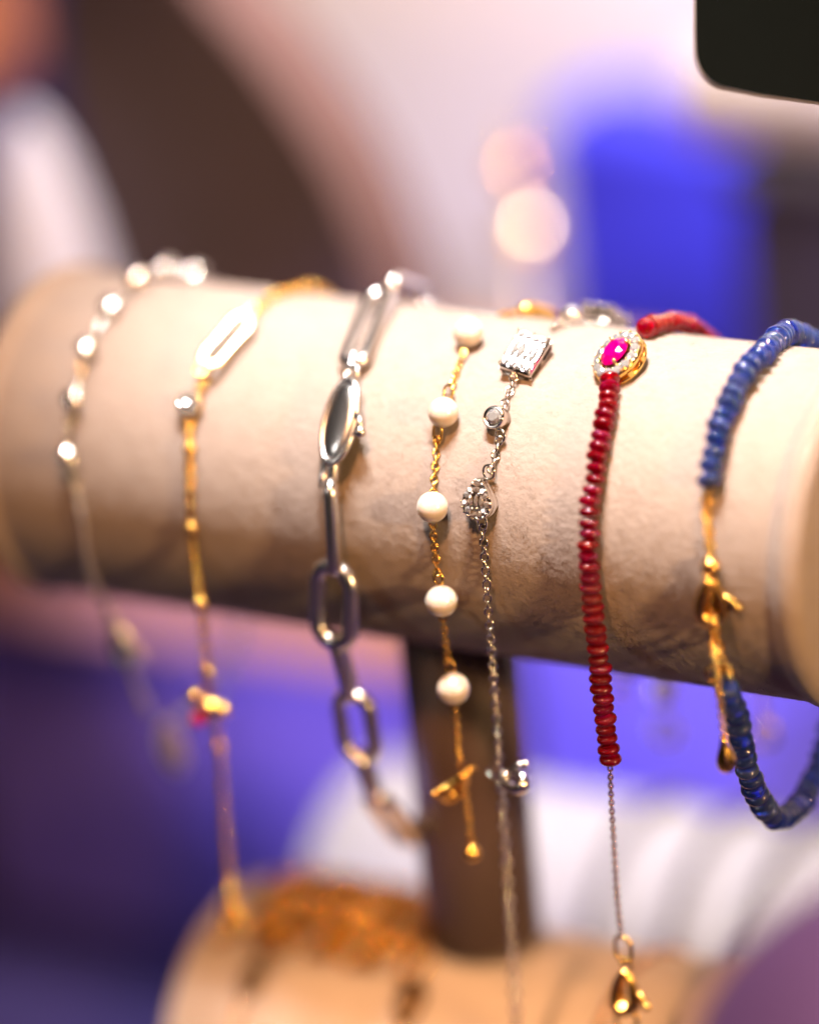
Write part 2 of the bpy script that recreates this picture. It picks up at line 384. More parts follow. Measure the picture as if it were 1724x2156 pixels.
# the nap of the suede: short leaning fibres
def nap(parent, x0, x1, a0, a1, n, zc=0.0, seedx=0):
    X = rng.uniform(x0, x1, n); A = np.radians(rng.uniform(a0, a1, n))
    n0 = np.stack([np.zeros(n), -np.cos(A), np.sin(A)], 1); tdir = np.stack([np.zeros(n), np.sin(A), np.cos(A)], 1)
    base = n0 * (R - 0.00004); base[:, 0] = X; base[:, 2] += zc
    u, w_ = X * 1000, A * R * 1000
    ph = 2.2*np.sin(u*.55 + 1.3*np.sin(w_*.4)) + 2.0*np.sin(w_*.8 + 1.1*np.sin(u*.33)) + 1.2*np.sin(u*1.7 - w_*1.3) + rng.normal(0, .7, n)
    lean = np.stack([np.cos(ph), np.zeros(n), np.zeros(n)], 1) + tdir * np.sin(ph)[:, None] * 1.0
    ln = rng.uniform(.00018, .00040, n)[:, None]
    lift = (0.30 + 0.25 * np.sin(u*1.1 + w_*.9) + rng.uniform(0, .4, n))[:, None]
    d = lean * .8 + n0 * np.maximum(lift*.7, .10); d /= np.linalg.norm(d, axis=1)[:, None]
    side = np.cross(d, n0); side /= np.linalg.norm(side, axis=1)[:, None] + 1e-9
    wd = rng.uniform(.000035, .00006, n)[:, None]
    v = np.stack([base - side*wd, base + side*wd, base + d*ln], 1).reshape(-1, 3)
    me = bpy.data.meshes.new('nap'); me.vertices.add(3*n); me.vertices.foreach_set('co', v.astype(np.float32).ravel())
    me.loops.add(3*n); me.loops.foreach_set('vertex_index', np.arange(3*n, dtype=np.int32))
    me.polygons.add(n); me.polygons.foreach_set('loop_start', np.arange(0, 3*n, 3, dtype=np.int32)); 
    me.update(calc_edges=True); me.materials.append(M['fibre'])
    # fibres take the normal of the surface they grow on
    nn = np.repeat(n0 + 0.20*d, 3, axis=0); nn /= np.linalg.norm(nn, axis=1)[:, None]
    me.shade_smooth(); me.normals_split_custom_set([tuple(q) for q in nn])
    put('nap', me, parent, None, None, 'stuff')
nap(ub, -0.062, 0.064, -75, 150, 150000)

# =================================================================== sapphire bracelet (closed loop)
SX = 0.058
t = thing('sapphire_bracelet', 'blue sapphire bead bracelet with gold chain and drop, closest to the end of the bar', 'bracelet', (SX, -.026, -.05))
sapm = [rondelle(3.75, 1.86, 'sapphire'), rondelle(3.6, 1.80, 'sapphire'), rondelle(3.9, 1.88, 'sapphire')]
o_ = 1.9*MM
top_path = [ang(.0545, 196, o_), ang(.0535, 170, o_), ang(.053, 140, o_), ang(.0527, 115, o_)] + [S(x, y, o_) for x, y in ((1598, 752), (1552, 812), (1524, 872), (1507, 930), (1497, 985), (1495, 1010))]
beads(t, spline(top_path), sapm, 1.95*MM, rs=.02)
low = [np.array([.0575, -.0262, -.0182])] + [PX(x, y, SX) for x, y in ((1548, 1500), (1560, 1560), (1580, 1640), (1605, 1695), (1640, 1722), (1680, 1695), (1712, 1640), (1738, 1565))] + [np.array([SX - .001, .0185, -.024]), np.array([.0565, .0262, -.006])]
low[0] = V(1531, 1452, -.0262)
beads(t, spline(low), sapm, 1.96*MM, rs=.02)
gch = [S(1492, 1022, .6*MM), S(1487, 1065, .5*MM), S(1491, 1120, .5*MM), S(1495, 1180, .6*MM)]
chain(t, spline(gch), 'gold', 1.7, 1.5, .42)
put('ball', mesh('ball', *sphere(1.35*MM), M['gold']), t, Matrix.Translation(S(1495, 1192, 1.2*MM)))
p0 = S(1497, 1262, 1.5*MM)
lobster(t, frame(p0, nrm(S(1494, 1210, 1.5*MM) - S(1500, 1320, 1.5*MM)), (1, 0, 0), .35), 'gold', 7.6, 4.6)
gch2 = [S(1500, 1300, .7*MM), S(1508, 1340, .8*MM), V(1516, 1378, -.0262), V(1522, 1410, -.0262)]
chain(t, spline(gch2), 'gold', 1.9, 1.6, .45)
for (x, y, rr) in ((1502, 1420, .5), (1534, 1416, -.6)):
    put('ring', link_mesh(3.0, 2.9, .55, 'gold'), t, frame(V(x, y, -.0275), (rr*.4, -.1, 1), (1, -.2, 0), rr))
ext = [S(1492, 1235, 2.2*MM), S(1498, 1330, 2.0*MM), V(1506, 1390, -.0285), V(1512, 1450, -.0290), V(1520, 1520, -.0295), V(1525, 1562, -.0298)]
chain(t, spline(ext), 'gold', 1.35, 1.2, .38)
drop = [(.02, 4.2), (.35, 4.0), (.55, 3.4), (.6, 2.9), (.9, 2.0), (1.25, 1.0), (1.42, .1), (1.3, -.7), (.85, -1.3), (.03, -1.6)]
put('drop', mesh('drop', *lathe([(r*MM, z*MM) for r, z in drop[::-1]], 20), M['gold']), t, frame(V(1528, 1605, -.0298), (-.05, 0, 1)))

# =================================================================== ruby bracelet
RX = .0375
t = thing('ruby_bracelet', 'red ruby bead bracelet with an oval pink stone set in a gold halo of diamonds', 'bracelet', (RX, -.026, -.07))
rubm = [rondelle(3.25, 1.50, 'ruby'), rondelle(3.05, 1.46, 'ruby'), rondelle(3.35, 1.53, 'ruby')]
o_ = 1.6*MM
rear = [ang(.037, 172, o_), ang(.0362, 150, o_), ang(.0355, 125, o_), ang(.0350, 108, o_), ang(.0347, 94, o_)]
beads(t, spline(rear), rubm, 1.78*MM)
front = [S(x, y, o_) for x, y in ((1284, 800), (1280, 850), (1266, 915), (1254, 980), (1245, 1045), (1240, 1110), (1239, 1170), (1243, 1230))] + [V(x, y, -.0268) for x, y in ((1247, 1280), (1254, 1340), (1262, 1410), (1268, 1470), (1276, 1540), (1284, 1598))]
beads(t, spline(front), rubm, 1.58*MM, rs=.02)
back = [ang(.037, 178, 1.5*MM), np.array([.037, .0268, -.012]), np.array([.0372, .0268, -.034]), np.array([.0372, .0268, -.046])]
chain(t, spline(back), 'gold', 1.3, 1.0, .3)
put('ring', link_mesh(5.0, 4.4, 1.1, 'palegold'), t, frame(np.array([.0372, .0268, -.049]), (0, 0, 1), (1, .3, 0)))
rchain = [V(x, y, -.0266) for x, y in ((1284, 1618), (1287, 1700), (1293, 1800), (1300, 1900), (1306, 1958))]
chain(t, spline(rchain), 'rosechain', 1.15, .9, .3)
put('ring', link_mesh(4.8, 3.6, .62, 'gold'), t, frame(V(1312, 1998, -.0266), (.05, 0, 1), (1, -.2, 0)))
lobster(t, frame(V(1318, 2085, -.0266), (.08, 0, 1), (1, -.25, 0)), 'gold', 7.6, 5.0)
put('ring', link_mesh(4.6, 4.4, .7, 'gold'), t, frame(V(1318, 2148, -.0266), (.05, .1, 1), (1, -.1, 0)))
# the halo setting: centre stone, 14 diamonds, prongs, pierced gold wall
gc = S(1313, 768, .4*MM); gn = nrm([-.20, -.50, .84]); gy = nrm(np.array([.16, .80, .56]))
GF = frame(gc, gn, np.cross(gy, gn))
a_, b_ = 3.55*MM, 4.25*MM
def ellring(prof, seg=56): return lathe(prof, seg, 1.0, b_/a_)
wall_ = ellring([(a_*.62, .2*MM), (a_*.95, .2*MM), (a_, .45*MM), (a_*1.0, .75*MM)])
lower = put('setting', mesh('setting', *ellring([(a_*.60, .0), (a_*.96, 0), (a_*1.0, .15*MM), (a_*1.0, .65*MM), (a_*.94, .72*MM), (a_*.60, .72*MM)]), M['gold']), t, GF, 'gold halo setting of the pink stone')
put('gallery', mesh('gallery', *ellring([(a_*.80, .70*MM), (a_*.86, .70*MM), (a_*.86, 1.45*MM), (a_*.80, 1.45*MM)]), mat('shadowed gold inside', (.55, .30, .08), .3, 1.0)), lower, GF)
rim_ = put('gold_wall', mesh('gold_wall', *ellring([(a_*.56, 1.40*MM), (a_*.98, 1.36*MM), (a_*1.03, 1.5*MM), (a_*1.03, 2.15*MM), (a_*.98, 2.35*MM), (a_*.70, 2.25*MM), (a_*.58, 1.9*MM)]), M['gold']), lower, GF)
for k in range(9):
    a = 2*math.pi*(k+.3)/9; p = np.array([a_*.99*math.cos(a), b_*.99*math.sin(a), 1.05*MM])
    put('pillar', mesh('pillar', *moved(rbox(.9*MM, .5*MM, .9*MM, .1*MM), p, np.array(Matrix.Rotation(a + math.pi/2, 3, 'Z'))), M['gold'], False), lower, GF)
dm = mesh('stone', *gem(.80*MM, .80*MM, .45, 8), M['diamond'], False)
pr = mesh('prong', *sphere(.23*MM, 8, 6), M['palegold'])
for k in range(14):
    a = 2*math.pi*k/14; p = Vector((a_*.80*math.cos(a), b_*.82*math.sin(a), 2.42*MM))
    tilt = Matrix.Rotation(.25, 4, Vector((-math.sin(a), math.cos(a), 0)))
    put('stone', dm, lower, GF @ Matrix.Translation(p) @ tilt @ Matrix.Rotation(random.uniform(0, 1), 4, 'Z'))
    a += math.pi/14
    for q in (.67, .97): put('prong', pr, lower, GF @ Matrix.Translation((a_*q*math.cos(a), b_*q*math.sin(a), 2.5*MM)))
put('stone', mesh('stone', *gem(1.95*MM, 2.55*MM, .42, 10), M['pink'], False), lower, GF @ Matrix.Translation((0, 0, 3.0*MM)), 'oval faceted hot pink centre stone')
for k in range(4):
    a = math.pi/4 + k*math.pi/2; x, y = 1.75*MM*math.cos(a)*1.12, 2.4*MM*math.sin(a)*1.08
    put('prong', mesh('prong', *merge(tube([(x*1.0, y*1.0, 1.4*MM), (x*1.08, y*1.08, 2.6*MM), (x*.98, y*.98, 3.35*MM)], [.26*MM, .24*MM, .2*MM], 8), moved(sphere(.30*MM, 10, 7), (x*.95, y*.95, 3.4*MM))), M['palegold']), lower, GF)

# =================================================================== diamond bracelet
DX = .0205
t = thing('diamond_bracelet', 'fine white gold chain bracelet with diamond teardrop, round bezel and rectangular diamond cluster', 'bracelet', (DX, -.026, -.06))
def seat(x, y, off=0.2*MM, tilt=0.0, yaw=0.0):
    p = S(x, y, off); n = radial(p); tt = np.cross(n, [1, 0, 0]); n = nrm(n*math.cos(tilt) - tt*math.sin(tilt) + np.array([1, 0, 0])*yaw)
    return frame(p, n, (1, 0, 0)), p, n
dchain = dict(m='silver', Ln=1.62, W=1.42, wire=.36)
# rear part over the top
chain(t, spline([ang(.0202, 92, .6*MM), ang(.0205, 99, .6*MM)]), **dchain)
F = frame(ang(.0203, 104, .2*MM), radial(ang(.0203, 104, 0)))
bz = put('bezel', mesh('bezel', *lathe([(1.0*MM, 0), (1.6*MM, .1*MM), (1.65*MM, 1.6*MM), (1.5*MM, 1.85*MM), (1.1*MM, 1.8*MM)], 20), M['silver']), t, F)
put('stone', mesh('stone', *gem(1.15*MM, 1.15*MM), M['diamond'], False), bz, F @ Matrix.Translation((0, 0, 1.9*MM)))
chain(t, spline([ang(.0205, 109, .6*MM), ang(.0206, 116, .6*MM)]), **dchain)
def facing_frame(F, k):
    p = np.array(F.translation); n = np.array([F[i][2] for i in range(3)]); n /= np.linalg.norm(n)
    hv = nrm(nrm(CP - p) + nrm(np.array([.03, -.055, .40]) - p))
    return frame(p, nrm(n*(1-k) + hv*k), (1, 0, 0))
def cluster_rect(F, label=None):
    F = F @ Matrix.Diagonal((.80, .92, .92, 1))
    s = put('setting', mesh('setting', *moved(rbox(6.4*MM, 7.4*MM, .7*MM, .55*MM*.4), (0, 0, .4*MM)), M['silver']), t, F, label)
    put('upper_rim', mesh('upper_rim', *moved(rbox(6.4*MM, 7.4*MM, 1.1*MM, .3*MM), (0, 0, 2.3*MM)), M['silver'], False), s, F)
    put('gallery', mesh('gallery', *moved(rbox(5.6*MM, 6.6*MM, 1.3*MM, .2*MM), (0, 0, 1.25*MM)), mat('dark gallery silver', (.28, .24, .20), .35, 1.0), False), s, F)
    for x in (-3, 0, 3):
        for y in (-3.5, 3.5): put('pillar', mesh('pillar', *moved(rbox(.55*MM, .5*MM, 1.2*MM, .1*MM), (x*MM, y*MM, 1.25*MM)), M['silver'], False), s, F)
    for x in (-3.05, 3.05): put('pillar', mesh('pillar', *moved(rbox(.5*MM, .7*MM, 1.2*MM, .1*MM), (x*MM, 0, 1.25*MM)), M['silver'], False), s, F)
    bg = mesh('baguette', *gem(.62*MM, 1.75*MM, .5, 4, .6), M['diamond'], False)
    for x in (-1.85, -.62, .62, 1.85): put('stone', bg, s, F @ Matrix.Translation((x*MM, 0, 2.95*MM)) @ Matrix.Rotation(random.uniform(-.05, .05), 4, 'Y'))
    sg = mesh('small_stone', *gem(.72*MM, .72*MM, .45, 8), M['diamond'], False)
    for x in (-2.2, -.75, .75, 2.2):
        for y in (-2.75, 2.75): put('stone', sg, s, F @ Matrix.Translation((x*MM, y*MM, 2.95*MM)) @ Matrix.Rotation(random.random(), 4, 'Z'))
    pg = mesh('prong', *sphere(.33*MM, 10, 7), M['silver'])
    for x in (-2.95, 0, 2.95):
        for y in (-3.35, 3.35): put('prong', pg, s, F @ Matrix.Translation((x*MM, y*MM, 3.0*MM)))
    for x in (-2.9, 2.9):
        for y in (-1.5, 1.5): put('prong', pg, s, F @ Matrix.Translation((x*MM, y*MM, 3.0*MM)))
    return s
Fb = frame(ang(.0207, 126, .2*MM), radial(ang(.0207, 126, 0)))
cluster_rect(Fb, 'far rectangular diamond cluster')
chain(t, spline([ang(.0207, 137, .6*MM), ang(.0207, 165, .6*MM), np.array([.0207, .0256, -.01]), np.array([.0207, .0256, -.045])]), **dchain)
put('ring', link_mesh(5.6, 5.6, 1.1, 'shell'), t, frame(np.array([.0207, .0256, -.0505]), (0, 0, 1), (1, .3, 0)))
put('drop', mesh('drop', *sphere(2.1*MM, 18, 12, 1.2), M['shell']), t, Matrix.Translation((.0207, .0256, -.0435)))
F, p, n = seat(1110, 762, 0.1*MM, 0.22, 0.12)
cluster_rect(facing_frame(F, .38) @ Matrix.Rotation(-.12, 4, 'Z'), 'rectangular diamond cluster with baguette stones')
chain(t, spline([S(1081, 795, 1.2*MM), S(1075, 815, .7*MM), S(1066, 840, .6*MM), S(1060, 858, 1.2*MM)]), **dchain)
# round bezel
F, p, n = seat(1052, 884, 0.1*MM, 0.25)
bz = put('bezel', mesh('bezel', *lathe([(1.2*MM, 0), (1.75*MM, .05*MM), (1.72*MM, 1.9*MM), (1.62*MM, 2.2*MM), (1.45*MM, 2.3*MM), (1.15*MM, 2.15*MM), (1.1*MM, 1.7*MM)], 28), M['silver']), t, F, 'round bezel with a single diamond')
put('stone', mesh('stone', *gem(1.14*MM, 1.14*MM, .5, 8), M['diamond'], False), bz, F @ Matrix.Translation((0, 0, 2.12*MM)) @ Matrix.Rotation(.16, 4, 'Y'))
put('ring', link_mesh(2.3, 2.2, .4, 'silver'), t, frame(S(1053, 918, .9*MM), (0, .2, 1), (1, -.3, 0)))
chain(t, spline([S(1050, 928, .8*MM), S(1046, 945, .6*MM), S(1040, 970, .6*MM), S(1034, 988, .8*MM)]), **dchain)
put('ring', link_mesh(2.5, 2.3, .4, 'silver'), t, frame(S(1029, 994, 1.2*MM), (0, .2, 1), (1, -.1, 0)))
# teardrop cluster
F, p, n = seat(1018, 1050, 0.1*MM, 0.05)
def tear(z, k=1.0, n_=32):
    out = []
    for i in range(n_):
        a = 2*math.pi*i/n_; s_ = math.sin(a); w_ = math.cos(a)
        out.append((2.45*k*w_*(1 - .42*max(s_, 0)**1.3)*MM, (2.5*s_ + (1.0*max(s_, 0)**2.2) - .4)*k*MM, z*MM))
    return out
td = put('setting', mesh('setting', *loft([tear(0, .94), tear(.12, 1), tear(.9, 1), tear(1.0, .96), tear(1.08, .96), tear(1.2, 1.0), tear(2.0, 1.0), tear(2.2, .95), tear(2.1, .86)]), M['silver']), t, F, 'teardrop cluster of champagne-tinted diamonds')
bgm = mesh('stone', *gem(.42*MM, 1.0*MM, .5, 4, .6), M['champagne'], False); bgd = mesh('stone', *gem(.42*MM, 1.0*MM, .5, 4, .6), M['diamond'], False)
for i, x in enumerate((-.85, 0, .85)): put('stone', bgm, td, F @ Matrix.Translation((x*MM, -.1*MM, 2.35*MM)) @ Matrix.Rotation(random.uniform(-.12, .12), 4, 'Y'))
rs_ = mesh('stone', *gem(.55*MM, .55*MM, .45, 8), M['champagne'], False); rs2 = mesh('stone', *gem(.50*MM, .50*MM, .45, 8), M['diamond'], False)
for i, (x, y) in enumerate(((-1.25, -1.5), (-.45, -2.0), (.55, -2.0), (1.3, -1.45), (-1.75, -.5), (1.75, -.45), (-1.55, .55), (1.55, .6), (-.95, 1.35), (.95, 1.35), (0, 1.45), (0, 2.35))):
    put('stone', rs_ if i % 3 else rs2, td, F @ Matrix.Translation((x*MM, y*MM, 2.3*MM)) @ Matrix.Rotation(random.uniform(-.2, .2), 4, 'X') @ Matrix.Rotation(random.random(), 4, 'Z'))
pg = mesh('prong', *sphere(.27*MM, 8, 6), M['silver'])
ring = tear(2.3, .93, 18)
for q in ring: put('prong', pg, td, F @ Matrix.Translation(q))
for x, y in ((-.45, -1.2), (.45, -1.15), (-.5, .95), (.5, .95)): put('prong', pg, td, F @ Matrix.Translation((x*MM, y*MM, 2.6*MM)))
put('ring', link_mesh(2.4, 2.2, .4, 'silver'), t, frame(S(1015, 1100, .8*MM), (0, .1, 1), (1, -.3, 0)))
dl = [S(1016, 1112, .5*MM), S(1019, 1160, .6*MM), V(1024, 1230, -.0257), V(1030, 1310, -.0257), V(1037, 1400, -.0257), V(1044, 1500, -.0257), V(1051, 1608, -.0257)]
chain(t, spline(dl), **dchain)
lobster(t, frame(V(1078, 1640, -.0262), nrm(np.array([-1, .25, .12])), (0, .2, 1), 0.3), 'silver', 5.6, 3.6)
put('ring', link_mesh(3.4, 3.4, .7, 'silver'), t, frame(V(1056, 1640, -.0262), (0, 0, 1), (1, -.4, 0)))
dl2 = [V(1056, 1658, -.0258), V(1064, 1790, -.0258), V(1072, 1920, -.0258), V(1080, 2050, -.0258), V(1088, 2170, -.0258), V(1094, 2260, -.0258)]
chain(t, spline(dl2), 'silver', 2.2, 1.7, .42)

# =================================================================== pearl bracelet
t = thing('pearl_bracelet', 'gold chain bracelet strung with round cream pearls', 'bracelet', (.0135, -.026, -.045))
pe = [S(985, 700, 2.2*MM), S(933, 868, 2.15*MM), S(910, 1068, 2.2*MM), V(929, 1266, -.0274), V(954, 1450, -.0274)]
pm = mesh('pearl', *sphere(2.22*MM, 28, 18), M['pearl'])
for k, p in enumerate(pe): put('pearl', pm, t, frame(p, (0.1, .1, 1), (1, 0, 0), k, (1.0, 1.0, 1.02, 1.05, 1.07)[k]))
gk = dict(m='gold', Ln=1.5, W=1.25, wire=.36)
def seg(points): chain(t, spline(points), **gk)
put('ring', link_mesh(3.0, 2.3, .42, 'gold'), t, frame(S(921, 911, 1.0*MM), (0, .3, 1), (1, -.4, 0)))
put('ring', link_mesh(2.6, 2.2, .42, 'gold'), t, frame(S(944, 826, 1.0*MM), (0, .5, 1), (1, -.3, 0)))
put('ring', link_mesh(2.7, 2.3, .42, 'gold'), t, frame(V(922, 1216, -.0266), (0, 0, 1), (1, -.3, 0)))
put('ring', link_mesh(2.7, 2.3, .42, 'gold'), t, frame(V(947, 1402, -.0266), (0, 0, 1), (1, -.3, 0)))
seg([S(975, 745, 1.0*MM), S(965, 770, .6*MM), S(952, 808, .6*MM)])
seg([S(919, 928, .7*MM), S(917, 970, .5*MM), S(914, 1010, .6*MM), S(913, 1036, 1.0*MM)])
seg([S(911, 1104, 1.0*MM), S(913, 1140, .6*MM), S(918, 1180, .7*MM), V(921, 1205, -.0264)])
seg([V(932, 1302, -.0266), V(937, 1350, -.0264), V(943, 1392, -.0264)])
seg([V(957, 1487, -.0266), V(962, 1540, -.0264), V(967, 1605, -.0264)])
# rear: gold bar link over the top and chain down the back
seg([ang(.0095, 101, .6*MM), ang(.0105, 106, .6*MM)])
gl = put('bar_link', mesh('bar_link', *tube([ang(.0112 + .0002*k, 108 + 3.2*k, 1.1*MM) for k in range(7)], [.9*MM, 1.15*MM, 1.2*MM, 1.2*MM, 1.2*MM, 1.15*MM, .9*MM], 10), M['gold']), t)
seg([ang(.0125, 130, .6*MM), ang(.0130, 165, .6*MM), np.array([.0132, .0256, -.012]), np.array([.0132, .0256, -.038])])
put('pearl', pm, t, Matrix.Translation((.0132, .027, -.041)))
put('ring', link_mesh(3.6, 3.4, .6, 'gold'), t, frame(np.array([.0132, .0262, -.0455]), (0, 0, 1), (1, .3, 0)))
lobster(t, frame(V(958, 1652, -.0268), nrm(V(985, 1620, -.0268) - V(930, 1676, -.0268)), (.2, -.6, .5)), 'gold', 6.4, 4.2)
seg([V(975, 1650, -.0262), V(983, 1700, -.0262), V(990, 1760, -.0262), V(993, 1782, -.0262)])
put('ball', mesh('ball', *sphere(1.3*MM), M['gold']), t, Matrix.Translation(V(994, 1795, -.0262)))

# =================================================================== paperclip link bracelet (closed loop)
t = thing('paperclip_bracelet', 'chunky polished silver oval link bracelet with a claw clasp', 'bracelet', (-.005, -.026, -.05))
def clip(pa, pb, W, facing, wire=1.35, flat=1.0, name='link'):
    wire *= 1.5
    pa, pb = np.asarray(pa), np.asarray(pb); Ln = np.linalg.norm(pb - pa)/MM
    me = mesh(name, *scaled(link_vf(Ln + wire*.6, W, wire, 24, 10, flat), MM), M['steel'])
    return put(name, me, t, frame((pa + pb)/2, pa - pb, facing))
up_ = np.array([1.0, 0, 0])
c1 = ang(-.0125, 133, 1.6*MM); c2 = ang(-.0112, 108, 2.6*MM)
clip(ang(-.0118, 160, 1.2*MM), c1, 6.4, (1, .2, .2))
clip(c1 + [0, .002, 0], c2, 4.6, (.25, .5, .8), 1.25)
clip(S(806, 612, 2.6*MM), S(742, 768, 1.9*MM), 5.4, (1, .1, .1))
clip(S(752, 742, 2.2*MM), S(735, 808, 2.2*MM), 3.6, (.1, -.6, .8), 1.1)
cl = nrm(S(738, 800, 3*MM) - S(698, 975, 3*MM))
CF = frame(S(716, 888, 2.8*MM), cl, (1, -.1, .1))
def oval_plate(a, b, th):                     # domed oval plate in the XZ plane
    rings = []
    for k, y in ((.02, -1.0), (.55, -.92), (.85, -.62), (1.0, 0), (.85, .62), (.55, .92), (.02, 1.0)):
        rings.append([(a*k*math.cos(q), y*th, b*k*math.sin(q)) for q in np.linspace(0, 2*math.pi, 32, endpoint=False)])
    return loft(rings)
cb = put('clasp', mesh('clasp', *oval_plate(2.65*MM, 6.1*MM, .75*MM), M['steel']), t, CF, 'large flat oval silver claw clasp')
put('rim', mesh('rim', *tube([(2.7*MM*math.cos(q), 0, 6.2*MM*math.sin(q)) for q in np.linspace(0, 2*math.pi, 36, endpoint=False)], .55*MM, 8, True), M['steel']), cb, CF)
put('lever', mesh('lever', *merge(tube([(2.6*MM, 0, 1.2*MM), (3.6*MM, -.2*MM, .4*MM), (4.1*MM, -.3*MM, -.9*MM)], [.6*MM, .5*MM, .45*MM], 8), moved(sphere(.95*MM), (4.2*MM, -.3*MM, -1.4*MM))), M['steel']), cb, CF)
put('ring', mesh('ring', *moved(scaled(link_vf(3.0, 3.0, .8, 16, 8), MM), (0, 0, 7.4*MM)), M['steel']), cb, CF)
clip(S(697, 944, 1.6*MM), S(688, 1040, 1.5*MM), 4.6, (1, -.6, .4), 1.2)
clip(S(697, 1010, 2.2*MM), V(708, 1205, -.0272), 5.2, (.42, -1, .1), 1.5)
clip(V(705, 1186, -.0268), V(703, 1358, -.0268), 8.6, (1, -.1, 0), 1.75)
pA, pB, pC, pD, pE = PX(708, 1345, -.005), PX(742, 1470, -.005), PX(762, 1600, -.005), PX(792, 1690, -.005), PX(862, 1770, -.005)
pA[1] = min(pA[1], -.0262)
clip(pA, pB, 4.6, (.35, -1, 0), 1.3)
clip(pB + [0, 0, .001], pC, 7.4, (1, 0, 0), 1.4)
clip(pC + [0, 0, .001], pD, 4.4, (.3, -1, 0), 1.3)
clip(pD + [0, 0, .001], pE, 5.6, (1, .1, 0), 1.4)
pF = np.array([-.006, .006, -.052]); pG = np.array([-.007, .020, -.040]); pH = np.array([-.009, .0275, -.022]); pI = np.array([-.010, .0275, -.008])
clip(pE, pF, 4.4, (.2, .3, 1), 1.3); clip(pF, pG, 6.0, (1, 0, 0), 1.4); clip(pG, pH, 4.4, (.2, 1, .3), 1.3); clip(pH, pI, 6.0, (1, 0, 0), 1.4)

# =================================================================== gold bar bracelet
t = thing('gold_bar_bracelet', 'gold chain bracelet with a bright rectangular bar and small diamond flower', 'bracelet', (-.0285, -.026, -.06))
pa, pb = S(438, 775, .9*MM), S(520, 678, 1.4*MM)
mid = S(478, 723, 1.5*MM); nr = nrm(nrm(CP - mid) + nrm(np.array([.01, -.045, .40]) - mid))
ax_ = nrm(pb - pa); ax_ = nrm(ax_ - nr*(ax_ @ nr)*.8); 
BF = frame(mid + nr*.8*MM, ax_, np.cross(ax_, nr))
ln_ = np.linalg.norm(pb - pa)
br = put('long_link', mesh('long_link', *scaled(link_vf(ln_/MM + 1.5, 4.2, 1.35, 28, 10, .8), MM), M['palegold']), t, BF, 'bright polished open gold bar link')
for s_ in (-1, 1): put('end_loop', mesh('end_loop', *moved(scaled(link_vf(2.6, 2.0, .55), MM), (0, 0, s_*(ln_/2 + 1.3*MM))), M['gold']), br, BF)
gk = dict(m='gold', Ln=1.9, W=1.5, wire=.5)
chain(t, spline([S(540, 655, .6*MM), S(580, 622, .6*MM), ang(-.0262, 100, .6*MM), ang(-.0258, 120, .7*MM), ang(-.0258, 165, .7*MM), np.array([-.0258, .0257, -.012]), np.array([-.0258, .0257, -.04])]), 'gold', 2.3, 2.0, .6)
chain(t, spline([S(432, 785, .6*MM), S(420, 822, .6*MM)]), **gk)
F, p, n = seat(407, 855, .3*MM, 0.1)
fl = put('setting', mesh('setting', *lathe([(1.0*MM, 0), (1.9*MM, .3*MM), (2.1*MM, 1.2*MM), (1.7*MM, 1.5*MM)], 20), M['gold']), t, F, 'gold flower set with diamonds')
fs = mesh('stone', *gem(.68*MM, .68*MM, .5, 8), M['diamond'], False)
put('stone', fs, fl, F @ Matrix.Translation((0, 0, 1.9*MM)))
for k in range(6):
    a = k*math.pi/3; put('stone', fs, fl, F @ Matrix.Translation((1.38*MM*math.cos(a), 1.38*MM*math.sin(a), 1.65*MM)) @ Matrix.Rotation(.3, 4, (-math.sin(a), math.cos(a), 0)))
    put('prong', pr, fl, F @ Matrix.Translation((1.95*MM*math.cos(a+.52), 1.95*MM*math.sin(a+.52), 1.6*MM)))
st = [S(402, 888, .8*MM), S(399, 945, .9*MM), S(401, 1030, .8*MM), S(402, 1110, .9*MM), V(412, 1190, -.0262), V(423, 1268, -.0264), V(431, 1345, -.0262), V(437, 1415, -.0264), V(444, 1470, -.0262)]
chain(t, spline(st), **gk)
sb = mesh('station', *sphere(1.05*MM, 12, 8), M['gold'])
for p in (st[1], st[3], st[5], st[7]): put('station', sb, t, Matrix.Translation(p))
ch = put('charm', mesh('charm', *sphere(1.7*MM, 14, 9, .8), M['gold']), t, frame(V(444, 1490, -.0272), (.2, -.6, .6)))
for dx, dy, k in ((-32, -24, 'gold'), (-26, 22, 'red'), (26, 4, 'gold')):
    put('petal' if k == 'gold' else 'stone', mesh('petal', *sphere(1.25*MM, 12, 8), M[k]), ch, Matrix.Translation(V(444 + dx, 1490 + dy, -.0275)))
chain(t, spline([V(450, 1515, -.0262), V(463, 1570, -.0262), V(470, 1680, -.0262), V(480, 1790, -.0262), V(487, 1862, -.0262)]), **gk)
for q in ((463, 1572), (487, 1872)): put('station', sb, t, Matrix.Translation(V(*q, -.0264)))
lobster(t, frame(V(489, 1925, -.0262), (0, 0, 1), (1, -.3, 0)), 'gold', 6.5, 4.0)

